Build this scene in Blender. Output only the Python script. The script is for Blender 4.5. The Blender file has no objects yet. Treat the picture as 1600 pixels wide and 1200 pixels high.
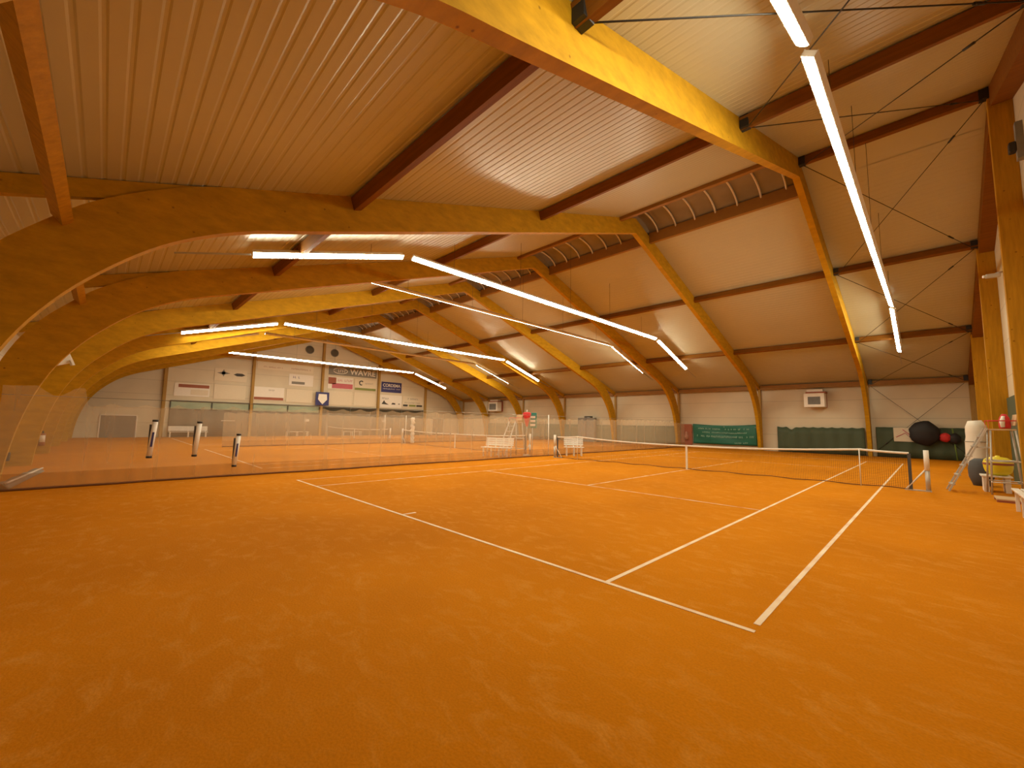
import bpy, bmesh, math, random
from mathutils import Vector, Matrix
random.seed(7)
S = bpy.context.scene
COL = S.collection
PI = math.pi

# ------------------------------------------------------------------ camera
cam_data = bpy.data.cameras.new('camera')
cam = bpy.data.objects.new('camera', cam_data); COL.objects.link(cam)
CX, CY, CZ, YAW, PIT, ROL, FPX = 12.0524, -3.8426, 1.6184, -.7945, .0949, .0175, 644.3
fw = Vector((math.sin(YAW)*math.cos(PIT), math.cos(YAW)*math.cos(PIT), math.sin(PIT)))
rt = fw.cross(Vector((0, 0, 1))).normalized(); up = rt.cross(fw)
r2 = rt*math.cos(ROL) + up*math.sin(ROL); u2 = -rt*math.sin(ROL) + up*math.cos(ROL)
M = Matrix((r2, u2, -fw)).transposed().to_4x4(); M.translation = (CX, CY, CZ)
cam.matrix_world = M
cam_data.sensor_width = 36; cam_data.lens = FPX/1600*36
cam_data.clip_start = .05; cam_data.clip_end = 200
S.camera = cam

# ------------------------------------------------------------------ world, exposure
w = bpy.data.worlds.new('world'); S.world = w; w.use_nodes = True
w.node_tree.nodes['Background'].inputs[0].default_value = (.02, .025, .035, 1)
w.node_tree.nodes['Background'].inputs[1].default_value = .3
S.view_settings.view_transform = 'Standard'; S.view_settings.look = 'None'
S.view_settings.gamma = 1; S.view_settings.use_curve_mapping = False
S.view_settings.exposure = 0.0
LED_POWER = 67.0

# ------------------------------------------------------------------ materials
MATS = {}
def new_mat(name):
    m = bpy.data.materials.new(name); m.use_nodes = True
    return m, m.node_tree, m.node_tree.nodes['Principled BSDF']
def mat(name, col, rough=.6, metal=0, var=.12, scale=6, stretch=(1, 1, 1), bump=0, spec=.5):
    if name in MATS: return MATS[name]
    m, nt, b = new_mat(name); N = nt.nodes; L = nt.links
    tc = N.new('ShaderNodeTexCoord'); mp = N.new('ShaderNodeMapping'); mp.inputs['Scale'].default_value = stretch
    nz = N.new('ShaderNodeTexNoise'); nz.inputs['Scale'].default_value = scale; nz.inputs['Detail'].default_value = 4
    mx = N.new('ShaderNodeMix'); mx.data_type = 'RGBA'
    mx.inputs[6].default_value = tuple(c*(1-var) for c in col)+(1,); mx.inputs[7].default_value = tuple(min(1, c*(1+var)) for c in col)+(1,)
    L.new(tc.outputs['Object'], mp.inputs[0]); L.new(mp.outputs[0], nz.inputs['Vector']); L.new(nz.outputs['Fac'], mx.inputs[0])
    L.new(mx.outputs[2], b.inputs['Base Color'])
    b.inputs['Roughness'].default_value = rough; b.inputs['Metallic'].default_value = metal
    b.inputs['Specular IOR Level'].default_value = spec
    if bump:
        bp = N.new('ShaderNodeBump'); bp.inputs['Strength'].default_value = bump; bp.inputs['Distance'].default_value = .01
        L.new(nz.outputs['Fac'], bp.inputs['Height']); L.new(bp.outputs[0], b.inputs['Normal'])
    MATS[name] = m; return m
def wood_mat(name, col, stretch, knots=True):
    m, nt, b = new_mat(name); N = nt.nodes; L = nt.links
    tc = N.new('ShaderNodeTexCoord'); mp = N.new('ShaderNodeMapping'); mp.inputs['Scale'].default_value = stretch
    nz = N.new('ShaderNodeTexNoise'); nz.inputs['Scale'].default_value = 2.2; nz.inputs['Detail'].default_value = 6; nz.inputs['Roughness'].default_value = .65
    L.new(tc.outputs['Object'], mp.inputs[0]); L.new(mp.outputs[0], nz.inputs['Vector'])
    cr = N.new('ShaderNodeValToRGB'); e = cr.color_ramp.elements
    e[0].position = .3; e[0].color = tuple(c*.78 for c in col)+(1,); e[1].position = .7; e[1].color = tuple(min(1, c*1.15) for c in col)+(1,)
    L.new(nz.outputs['Fac'], cr.inputs[0])
    out = cr.outputs[0]
    if knots:
        vo = N.new('ShaderNodeTexVoronoi'); vo.inputs['Scale'].default_value = 3.6; L.new(tc.outputs['Object'], vo.inputs['Vector'])
        r = N.new('ShaderNodeMapRange'); r.inputs[1].default_value = .03; r.inputs[2].default_value = .09; r.inputs[3].default_value = .75; r.inputs[4].default_value = 0
        L.new(vo.outputs['Distance'], r.inputs[0])
        mx = N.new('ShaderNodeMix'); mx.data_type = 'RGBA'; mx.inputs[7].default_value = (col[0]*.3, col[1]*.22, col[2]*.3, 1)
        L.new(r.outputs[0], mx.inputs[0]); L.new(out, mx.inputs[6]); out = mx.outputs[2]
    L.new(out, b.inputs['Base Color']); b.inputs['Roughness'].default_value = .65; b.inputs['Specular IOR Level'].default_value = .12
    bp = N.new('ShaderNodeBump'); bp.inputs['Strength'].default_value = .25; bp.inputs['Distance'].default_value = .01
    L.new(nz.outputs['Fac'], bp.inputs['Height']); L.new(bp.outputs[0], b.inputs['Normal'])
    return m
WOODC = (.50, .26, .009)
M_ARCH = wood_mat('glulam', WOODC, (1, 1.2, 3))
M_PURL = wood_mat('purlin_timber', (.22, .085, .010), (.4, 6, 6), False)
M_POST = wood_mat('post_timber', (.47, .235, .012), (5, 5, .5), True)
M_POSTF = wood_mat('far_post_timber', (.42, .26, .08), (5, 5, .5), False)

def floor_mat():
    m, nt, b = new_mat('red_clay'); N = nt.nodes; L = nt.links
    tc = N.new('ShaderNodeTexCoord')
    n1 = N.new('ShaderNodeTexNoise'); n1.inputs['Scale'].default_value = .35; n1.inputs['Detail'].default_value = 3
    mp = N.new('ShaderNodeMapping'); mp.inputs['Rotation'].default_value = (0, 0, .78); mp.inputs['Scale'].default_value = (1.0, 1.7, 1)
    n2 = N.new('ShaderNodeTexNoise'); n2.inputs['Scale'].default_value = 3.4; n2.inputs['Detail'].default_value = 7; n2.inputs['Roughness'].default_value = .68; n2.inputs['Distortion'].default_value = .6
    n3 = N.new('ShaderNodeTexNoise'); n3.inputs['Scale'].default_value = 60; n3.inputs['Detail'].default_value = 4
    for n in (n1, n3): L.new(tc.outputs['Object'], n.inputs['Vector'])
    L.new(tc.outputs['Object'], mp.inputs[0]); L.new(mp.outputs[0], n2.inputs['Vector'])
    c1 = N.new('ShaderNodeValToRGB'); e = c1.color_ramp.elements
    e[0].position = .3; e[0].color = (.56, .190, .004, 1); e[1].position = .7; e[1].color = (.68, .240, .005, 1)
    L.new(n1.outputs['Fac'], c1.inputs[0])
    r = N.new('ShaderNodeMapRange'); r.inputs[1].default_value = .49; r.inputs[2].default_value = .74; r.inputs[3].default_value = 0; r.inputs[4].default_value = .62
    L.new(n2.outputs['Fac'], r.inputs[0])
    mx = N.new('ShaderNodeMix'); mx.data_type = 'RGBA'; mx.inputs[7].default_value = (.74, .34, .055, 1)
    mk = N.new('ShaderNodeMapRange'); mk.inputs[1].default_value = .30; mk.inputs[2].default_value = .55; mk.inputs[3].default_value = .2; n4 = N.new('ShaderNodeTexNoise'); n4.inputs['Scale'].default_value = .9; n4.inputs['Detail'].default_value = 3; L.new(tc.outputs['Object'], n4.inputs['Vector']); L.new(n4.outputs['Fac'], mk.inputs[0])
    ml = N.new('ShaderNodeMath'); ml.operation = 'MULTIPLY'; L.new(r.outputs[0], ml.inputs[0]); L.new(mk.outputs[0], ml.inputs[1])
    L.new(ml.outputs[0], mx.inputs[0]); L.new(c1.outputs[0], mx.inputs[6])
    m2 = N.new('ShaderNodeMix'); m2.data_type = 'RGBA'; m2.blend_type = 'MULTIPLY'; m2.inputs[0].default_value = .35
    cr = N.new('ShaderNodeValToRGB'); cr.color_ramp.elements[0].position = .3; cr.color_ramp.elements[0].color = (.6, .6, .6, 1); cr.color_ramp.elements[1].position = .65
    L.new(n3.outputs['Fac'], cr.inputs[0]); L.new(mx.outputs[2], m2.inputs[6]); L.new(cr.outputs[0], m2.inputs[7])
    L.new(m2.outputs[2], b.inputs['Base Color'])
    b.inputs['Roughness'].default_value = .9; b.inputs['Specular IOR Level'].default_value = .04
    add = N.new('ShaderNodeMath'); add.operation = 'ADD'; L.new(n2.outputs['Fac'], add.inputs[0]); L.new(n3.outputs['Fac'], add.inputs[1])
    bp = N.new('ShaderNodeBump'); bp.inputs['Strength'].default_value = .35; bp.inputs['Distance'].default_value = .012
    L.new(add.outputs[0], bp.inputs['Height']); L.new(bp.outputs[0], b.inputs['Normal'])
    return m
M_FLOOR = floor_mat()
def line_mat(name, cover):
    m, nt, b = new_mat(name); N = nt.nodes; L = nt.links
    tc = N.new('ShaderNodeTexCoord'); nz = N.new('ShaderNodeTexNoise'); nz.inputs['Scale'].default_value = 2.3; nz.inputs['Detail'].default_value = 6
    L.new(tc.outputs['Object'], nz.inputs['Vector'])
    r = N.new('ShaderNodeMapRange'); r.inputs[1].default_value = .35; r.inputs[2].default_value = .65; r.inputs[3].default_value = max(0, cover-.35); r.inputs[4].default_value = min(1, cover+.35)
    L.new(nz.outputs['Fac'], r.inputs[0])
    mx = N.new('ShaderNodeMix'); mx.data_type = 'RGBA'; mx.inputs[6].default_value = (.95, .82, .62, 1); mx.inputs[7].default_value = (.58, .18, .012, 1)
    L.new(r.outputs[0], mx.inputs[0]); L.new(mx.outputs[2], b.inputs['Base Color']); b.inputs['Roughness'].default_value = .7
    return m
LINE = {c: line_mat('court_line_'+str(int(c*100)), c) for c in (.08, .35, .6, .8)}

def wall_mat(name, col, joint=1.15):
    m, nt, b = new_mat(name); N = nt.nodes; L = nt.links
    tc = N.new('ShaderNodeTexCoord'); sp = N.new('ShaderNodeSeparateXYZ'); L.new(tc.outputs['Object'], sp.inputs[0])
    d = N.new('ShaderNodeMath'); d.operation = 'DIVIDE'; d.inputs[1].default_value = joint; L.new(sp.outputs[2], d.inputs[0])
    f = N.new('ShaderNodeMath'); f.operation = 'FRACT'; L.new(d.outputs[0], f.inputs[0])
    lt = N.new('ShaderNodeMath'); lt.operation = 'LESS_THAN'; lt.inputs[1].default_value = .025; L.new(f.outputs[0], lt.inputs[0])
    nz = N.new('ShaderNodeTexNoise'); nz.inputs['Scale'].default_value = .8; nz.inputs['Detail'].default_value = 5; L.new(tc.outputs['Object'], nz.inputs['Vector'])
    mx = N.new('ShaderNodeMix'); mx.data_type = 'RGBA'; mx.inputs[6].default_value = tuple(c*.88 for c in col)+(1,); mx.inputs[7].default_value = tuple(min(1, c*1.08) for c in col)+(1,)
    L.new(nz.outputs['Fac'], mx.inputs[0])
    m2 = N.new('ShaderNodeMix'); m2.data_type = 'RGBA'; m2.inputs[7].default_value = tuple(c*.72 for c in col)+(1,)
    L.new(lt.outputs[0], m2.inputs[0]); L.new(mx.outputs[2], m2.inputs[6]); L.new(m2.outputs[2], b.inputs['Base Color'])
    b.inputs['Roughness'].default_value = .5
    return m
M_WALL = wall_mat('wall_panel', (.66, .59, .45))
M_CEIL = mat('ceiling_sheet', (.50, .465, .33), .30, 0, .05, .7, spec=.55)
M_BLACK = mat('black_steel', (.02, .018, .018), .5)
M_STEEL = mat('grey_steel', (.45, .44, .42), .35, .7)
M_GALV = mat('galvanised', (.55, .53, .50), .4, .4)
M_WHITE = mat('white_plastic', (.82, .79, .74), .4)
M_WPAINT = mat('white_paint', (.80, .76, .70), .5)
M_RED = mat('red_cloth', (.62, .03, .03), .7)
M_YEL = mat('yellow_shell', (.80, .66, .02), .45)
M_DGREEN = mat('green_tarp', (.06, .085, .045), .65, 0, .25, 1.5, (1, 1, .4), .3)
M_GGREEN = mat('grey_green_tarp', (.20, .22, .16), .75, 0, .15, 1.5, (1, 1, .4), .2)
M_GREY = mat('grey_curtain', (.20, .18, .15), .85, 0, .12, 2, (1, 1, .3))
M_DGREY = mat('dark_grey', (.07, .07, .075), .7)
M_MID = mat('mid_grey', (.25, .24, .22), .7)
M_TEAL = mat('teal_banner', (.010, .14, .095), .45, 0, .3, 2.2, (1, 1, 2.5), .6)
M_TEALT = mat('banner_print', (.30, .52, .42), .6)
M_NAVY = mat('navy_print', (.03, .03, .16), .5)
M_PINK = mat('pink_print', (.55, .12, .16), .5)
M_BOARD = mat('cream_board', (.72, .64, .50), .5, 0, .04)
M_BOARDW = mat('white_board', (.80, .76, .70), .45, 0, .04)
M_INK = mat('dark_ink', (.05, .045, .04), .6)
M_INKG = mat('grey_ink', (.22, .21, .19), .6)
M_OLIVE = mat('olive_print', (.22, .26, .06), .6)
M_BROWN = mat('brown_print', (.33, .10, .05), .6)
M_DOOR = mat('grey_door', (.20, .18, .155), .6)
M_GLASSG = mat('lit_green_glass', (.36, .44, .33), .15, 0, .35, .9, (1, 1, 1.5))  # clubhouse light and reflections painted into the pane colour
M_GLASSD = mat('unlit_glass', (.06, .055, .04), .12, 0, .4, 1.2)  # same glazing painted darker for the unlit panes
M_FRAME = mat('dark_frame', (.06, .06, .045), .5)
M_SKY = mat('grey_rooflight', (.25, .20, .14), .35, 0, .35, 1.1)
M_RIB = mat('pale_rib', (.70, .62, .50), .4)
M_CURB = mat('curb_timber', (.30, .14, .02), .6)
M_BROWNHEM = mat('brown_hem', (.16, .06, .015), .8)
M_GREENP = mat('green_pole', (.16, .26, .05), .5)
M_TEALS = mat('teal_board', (.02, .22, .19), .4)
M_SKIN = mat('poster_print', (.42, .20, .13), .6)
M_ROLL = mat('white_tarp', (.78, .74, .66), .6, 0, .08, 3, (1, 1, .3), .4)
M_BAG = mat('dark_bag', (.012, .01, .012), .6)
M_WOODL = mat('pale_wood', (.60, .42, .24), .6)
M_VENT = mat('vent_mesh', (.10, .085, .065), .7)

def emit_mat(name, col, s):
    m = bpy.data.materials.new(name); m.use_nodes = True; nt = m.node_tree; nt.nodes.clear()
    e = nt.nodes.new('ShaderNodeEmission'); e.inputs[0].default_value = col+(1,); e.inputs[1].default_value = s
    o = nt.nodes.new('ShaderNodeOutputMaterial'); nt.links.new(e.outputs[0], o.inputs[0]); return m
M_LED = emit_mat('led_diffuser', (1.0, .92, .66), LED_POWER)

def net_mat(name, col, cell, wire):            # a knotted mesh: opaque cord, open holes
    m, nt, b = new_mat(name); N = nt.nodes; L = nt.links
    tc = N.new('ShaderNodeTexCoord'); sp = N.new('ShaderNodeSeparateXYZ'); L.new(tc.outputs['Object'], sp.inputs[0])
    outs = []
    for ax in (0, 2):
        d = N.new('ShaderNodeMath'); d.operation = 'DIVIDE'; d.inputs[1].default_value = cell; L.new(sp.outputs[ax], d.inputs[0])
        f = N.new('ShaderNodeMath'); f.operation = 'FRACT'; L.new(d.outputs[0], f.inputs[0])
        lt = N.new('ShaderNodeMath'); lt.operation = 'LESS_THAN'; lt.inputs[1].default_value = wire/cell; L.new(f.outputs[0], lt.inputs[0]); outs.append(lt)
    mxx = N.new('ShaderNodeMath'); mxx.operation = 'MAXIMUM'; L.new(outs[0].outputs[0], mxx.inputs[0]); L.new(outs[1].outputs[0], mxx.inputs[1])
    L.new(mxx.outputs[0], b.inputs['Alpha']); b.inputs['Base Color'].default_value = col+(1,); b.inputs['Roughness'].default_value = .8
    return m
M_NET = net_mat('black_net_cord', (.03, .025, .02), .045, .0042)
def haze_mat(name, col, alpha, lo=.7, hi=1.35):           # fine gauze: too fine to resolve, so partly see-through
    m, nt, b = new_mat(name); N = nt.nodes; L = nt.links
    tc = N.new('ShaderNodeTexCoord'); mp = N.new('ShaderNodeMapping'); mp.inputs['Scale'].default_value = (1, 3.0, .12)
    nz = N.new('ShaderNodeTexNoise'); nz.inputs['Scale'].default_value = 1.2; nz.inputs['Detail'].default_value = 4
    L.new(tc.outputs['Object'], mp.inputs[0]); L.new(mp.outputs[0], nz.inputs['Vector'])
    r = N.new('ShaderNodeMapRange'); r.inputs[1].default_value = .35; r.inputs[2].default_value = .68; r.inputs[3].default_value = alpha*lo; r.inputs[4].default_value = alpha*hi
    L.new(nz.outputs['Fac'], r.inputs[0]); L.new(r.outputs[0], b.inputs['Alpha'])
    b.inputs['Base Color'].default_value = col+(1,); b.inputs['Roughness'].default_value = .9; b.inputs['Specular IOR Level'].default_value = .1
    return m
M_GAUZE = haze_mat('gauze_net', (.86, .72, .52), .30, .9, 1.12)
M_GAUZE2 = haze_mat('gauze_net_far', (.86, .72, .52), .30, .9, 1.12)
M_SKIRT = haze_mat('gauze_skirt', (.50, .24, .07), .45, .8, 1.2)

# ------------------------------------------------------------------ mesh builder
class MB:
    def __init__(s): s.v = []; s.f = []; s.sm = []
    def add(s, vs, fs, smooth=False):
        o = len(s.v); s.v += [tuple(v) for v in vs]; s.f += [tuple(i+o for i in f) for f in fs]; s.sm += [smooth]*len(fs); return s
    def box(s, c, d, rz=0, ry=0, rx=0):
        R = Matrix.Rotation(rz, 3, 'Z') @ Matrix.Rotation(ry, 3, 'Y') @ Matrix.Rotation(rx, 3, 'X'); c = Vector(c)
        vs = [c + R @ Vector((x*d[0]/2, y*d[1]/2, z*d[2]/2)) for x in (-1, 1) for y in (-1, 1) for z in (-1, 1)]
        return s.add(vs, [(0, 1, 3, 2), (4, 6, 7, 5), (0, 4, 5, 1), (2, 3, 7, 6), (0, 2, 6, 4), (1, 5, 7, 3)])
    def b2(s, x0, x1, y0, y1, z0, z1): return s.box(((x0+x1)/2, (y0+y1)/2, (z0+z1)/2), (abs(x1-x0), abs(y1-y0), abs(z1-z0)))
    def beam(s, p, q, wd, ht, upv=(0, 0, 1)):
        p, q = Vector(p), Vector(q); t = (q-p).normalized(); sd = t.cross(Vector(upv)).normalized(); u = sd.cross(t)
        vs = [a + sd*wd/2*i + u*ht/2*j for a in (p, q) for i in (-1, 1) for j in (-1, 1)]
        return s.add(vs, [(0, 1, 3, 2), (4, 6, 7, 5), (0, 4, 5, 1), (2, 3, 7, 6), (0, 2, 6, 4), (1, 5, 7, 3)])
    def tube(s, pts, r, n=10, closed=False, cap=True):
        pts = [Vector(p) for p in pts]; m = len(pts); rs = r if isinstance(r, (list, tuple)) else [r]*m
        vs = []; ref = None
        for i, p in enumerate(pts):
            t = (pts[min(i+1, m-1)] - pts[max(i-1, 0)]).normalized()
            if ref is None: ref = Vector((0, 0, 1)) if abs(t.z) < .9 else Vector((1, 0, 0))
            a = t.cross(ref).normalized(); b = t.cross(a).normalized(); ref = -b if False else ref
            for k in range(n): vs.append(p + (a*math.cos(2*PI*k/n) + b*math.sin(2*PI*k/n))*rs[i])
        fs = [(i*n+k, i*n+(k+1) % n, (i+1)*n+(k+1) % n, (i+1)*n+k) for i in range(m-1) for k in range(n)]
        s.add(vs, fs, True)
        if cap:
            o = len(s.v)-m*n
            s.f += [tuple(o+k for k in range(n))[::-1], tuple(o+(m-1)*n+k for k in range(n))]; s.sm += [False, False]
        return s
    def lathe(s, prof, c, n=28):
        c = Vector(c); vs = [c + Vector((r*math.cos(2*PI*k/n), r*math.sin(2*PI*k/n), z)) for r, z in prof for k in range(n)]
        return s.add(vs, [(i*n+k, i*n+(k+1) % n, (i+1)*n+(k+1) % n, (i+1)*n+k) for i in range(len(prof)-1) for k in range(n)], True)
    def extrude_x(s, loop, x0, x1):               # loop of (y, z)
        n = len(loop); vs = [(x0, y, z) for y, z in loop] + [(x1, y, z) for y, z in loop]
        s.add(vs, [(i, (i+1) % n, n+(i+1) % n, n+i) for i in range(n)])
        return s
    def strip(s, a, b, x0, x1):                   # a, b: matching (y, z) rails; solid between them and between x0, x1
        n = len(a); vs = []
        for x in (x0, x1):
            vs += [(x, y, z) for y, z in a] + [(x, y, z) for y, z in b]
        fs = []
        for i in range(n-1):
            fs += [(i, i+1, n+i+1, n+i), (2*n+i, 3*n+i, 3*n+i+1, 2*n+i+1), (i, 2*n+i, 2*n+i+1, i+1), (n+i, n+i+1, 3*n+i+1, 3*n+i)]
        fs += [(0, n, 3*n, 2*n), (n-1, 3*n-1, 4*n-1, 2*n-1)]
        return s.add(vs, fs)
    def sheet(s, fn, nu, nv, smooth=True):
        vs = [fn(i/nu, j/nv) for i in range(nu+1) for j in range(nv+1)]
        return s.add(vs, [(i*(nv+1)+j, (i+1)*(nv+1)+j, (i+1)*(nv+1)+j+1, i*(nv+1)+j+1) for i in range(nu) for j in range(nv)], smooth)
    def build(s, name, m, parent=None, origin=None, bevel=0, solid=0):
        og = Vector(origin) if origin is not None else Vector((0, 0, 0))
        if parent is not None and origin is None: og = Vector(parent.get('_o', (0, 0, 0)))
        me = bpy.data.meshes.new(name); me.from_pydata([tuple(Vector(v)-og) for v in s.v], [], s.f)
        bm = bmesh.new(); bm.from_mesh(me); bmesh.ops.recalc_face_normals(bm, faces=bm.faces)
        bm.to_mesh(me); bm.free()
        for i, p in enumerate(me.polygons): p.use_smooth = s.sm[i] if i < len(s.sm) else False
        me.materials.append(m)
        o = bpy.data.objects.new(name, me); COL.objects.link(o)
        if parent is not None: o.parent = parent; o['_o'] = tuple(og)
        elif origin is not None: o.location = origin; o['_o'] = tuple(og)
        if bevel:
            b = o.modifiers.new('bevel', 'BEVEL'); b.width = bevel; b.segments = 2; b.limit_method = 'ANGLE'
        if solid:
            b = o.modifiers.new('solid', 'SOLIDIFY'); b.thickness = solid; b.offset = 0
        return o
def tag(o, label, cat, group=None):
    o['label'] = label; o['category'] = cat
    if group: o['group'] = group
    return o
def thing(name, label, cat, loc, group=None, local=False, rz=0):
    o = bpy.data.objects.new(name, None); COL.objects.link(o); o.location = loc; o.rotation_euler.z = rz; o.empty_display_size = .2
    o['_o'] = (0, 0, 0) if local else tuple(loc)
    return tag(o, label, cat, group)
def struct(name, mb, m, **k):
    o = mb.build(name, m, **k); o['kind'] = 'structure'; return o
def sub(name, mb, m, part): return mb.build(name, m, part)
def text_part(name, s, size, m, parent, loc, rot, depth=.01, width=None):
    c = bpy.data.curves.new(name, 'FONT'); c.body = s; c.size = size; c.align_x = 'CENTER'; c.align_y = 'CENTER'; c.extrude = depth; c.offset = size*.015
    t = bpy.data.objects.new(name, c)
    dg = bpy.context.evaluated_depsgraph_get()
    COL.objects.link(t); dg.update(); me = bpy.data.meshes.new_from_object(t.evaluated_get(dg)); bpy.data.objects.remove(t)
    og = Vector(parent.get('_o', (0, 0, 0)))
    xs = [v.co.x for v in me.vertices]; sc = width/(max(xs)-min(xs)) if width else 1
    R = rot.to_4x4() if hasattr(rot, 'to_4x4') else Matrix(rot).to_4x4()
    me.transform(Matrix.Translation(Vector(loc)-og) @ R @ Matrix.Diagonal((sc, 1, 1, 1)))
    me.materials.clear(); me.materials.append(m)
    o = bpy.data.objects.new(name, me); COL.objects.link(o); o.parent = parent; o['_o'] = tuple(og); return o
R_GABLE = Matrix(((0, 0, 1), (1, 0, 0), (0, 1, 0)))          # text on the far gable, read along +Y, facing +X
R_FAR = Matrix(((1, 0, 0), (0, 0, -1), (0, 1, 0)))           # text on the wall opposite, facing -Y

# ------------------------------------------------------------------ setting
YC = 11.885; PITCH = .335
AX = [9.42 - 5.9*k for k in range(7)] + [-31.0]              # right faces of the arches
XN, XF, YN, YF = 13.92, -32.0, -6.3, 29.75
def ztop(d): return 10.55 - PITCH*abs(d)
struct('floor', MB().b2(XF-.3, XN+.3, YN-.3, YF+.3, -.3, 0), M_FLOOR)
def gable_loop(a=0):
    return [(YN-.3, 0), (YN-.3, ztop(18.2)), (YC, 10.75), (YF+.3, ztop(18.2)), (YF+.3, 0)]
def gable(name, x0, x1):
    mb = MB(); lp = gable_loop(); n = len(lp)
    mb.extrude_x(lp, x0, x1); o = len(mb.v)-2*n
    mb.f += [tuple(range(o, o+n)), tuple(range(o+n, o+2*n))]; mb.sm += [False]*2
    return struct(name, mb, M_WALL)
gable('wall_right', XN, XN+.2)
gable('wall_far_left', XF-.2, XF)
struct('wall_far', MB().b2(XF, XN, YF, YF+.2, 0, ztop(17.9)+.05), M_WALL)
struct('wall_near', MB().b2(XF, XN, YN-.2, YN, 0, ztop(18.1)+.05), M_WALL)
def slope(name, sgn):
    mb = MB(); prof = []; d = 1.25; p = .2
    while d < 18.3:
        for dd, h in ((0, 0), (.13, 0), (.15, .008), (.18, .008)): prof.append((YC+sgn*(d+dd), ztop(d+dd)+h))
        d += p
    x0, x1 = XF-.1, XN+.1
    vs = [(x, y, z) for x in (x0, x1) for y, z in prof] + [(x, y, z+.12) for x in (x0, x1) for y, z in (prof[0], prof[-1])]
    n = len(prof)
    mb.add(vs, [(i, i+1, n+i+1, n+i) for i in range(n-1)] + [(2*n, 2*n+1, 2*n+3, 2*n+2)])
    return struct(name, mb, M_CEIL)
slope('ceiling', -1); o = slope('ceiling', 1)
# ridge cap over the end bays, which have no rooflight
for x0, x1 in ((AX[0], XN+.1), (XF-.1, AX[6])):
    struct('ceiling', MB().add([(x0, YC-1.3, ztop(1.25)), (x1, YC-1.3, ztop(1.25)), (x1, YC, ztop(0)), (x0, YC, ztop(0)), (x1, YC+1.3, ztop(1.25)), (x0, YC+1.3, ztop(1.25))], [(0, 1, 2, 3), (3, 2, 4, 5)]), M_CEIL)
ORD = ['first', 'second', 'third', 'fourth', 'fifth', 'sixth', 'seventh', 'eighth']
# ------------------------------------------------------------------ timber arches
def zin(d): return 9.9 - .346*d
IN = [(0, zin(0)), (4, zin(4)), (8, zin(8)), (11, zin(11)), (13.1, zin(13.1)), (14.0, 5.06), (14.7, 4.74), (15.3, 4.36), (15.82, 3.89), (16.28, 3.36), (16.66, 2.75), (16.92, 2.1), (17.1, 1.4), (17.2, .8), (17.25, .4), (17.28, 0)]
OUT = [(0, ztop(0)), (4, ztop(4)), (8, ztop(8)), (11.2, ztop(11.2)), (12.9, ztop(12.9)), (13.9, ztop(13.9)), (14.8, ztop(14.8)-.02), (15.5, 5.2), (16.1, 4.78), (16.5, 4.38), (16.95, 3.85), (17.3, 3.25), (17.58, 2.45), (17.74, 1.6), (17.8, .8), (17.82, 0)]
def interp(P, t):
    i = min(int(t), len(P)-2); f = t-i; p0 = P[max(i-1, 0)]; p1 = P[i]; p2 = P[i+1]; p3 = P[min(i+2, len(P)-1)]
    if i < 3: return (p1[0]+(p2[0]-p1[0])*f, p1[1]+(p2[1]-p1[1])*f)
    return tuple(.5*((2*p1[k])+(-p0[k]+p2[k])*f+(2*p0[k]-5*p1[k]+4*p2[k]-p3[k])*f*f+(-p0[k]+3*p1[k]-3*p2[k]+p3[k])*f**3) for k in (0, 1))
ts = [i*.25 for i in range((len(IN)-1)*4+1)]
INs = [interp(IN, t) for t in ts]; OUTs = [interp(OUT, t) for t in ts]
arch_lbl = ['nearest curved timber arch, crossing the top of the photo with a bright yellow side',
 'second curved timber arch from the camera, sweeping dark orange to the left edge',
 'third curved timber arch from the camera, ending near the hanging gauze curtain',
 'fourth curved timber arch from the camera, glowing yellow above the middle lights',
 'fifth curved timber arch from the camera, brown, under the low left strip light',
 'sixth curved timber arch from the camera, thin and dark',
 'seventh curved timber arch from the camera, just before the last one by the signs',
 'eighth and farthest timber arch, standing against the gable wall with the signs']
for k, x in enumerate(AX):
    t = thing('timber_arch', arch_lbl[k], 'arch', (x-.1, YC, 0), 'curved timber arches')
    for sg in (-1, 1):
        MB().strip([(YC+sg*a, z) for a, z in INs], [(YC+sg*a, z) for a, z in OUTs], x-.2, x).build('arch_rib', M_ARCH, t)
        MB().strip([(YC+sg*a, ztop(a)-.3) for a in (14.2, 16, 17.9)], [(YC+sg*a, ztop(a)-.01) for a in (14.2, 16, 17.9)], x-.16, x-.04).build('eave_rafter', M_ARCH, t)
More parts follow.
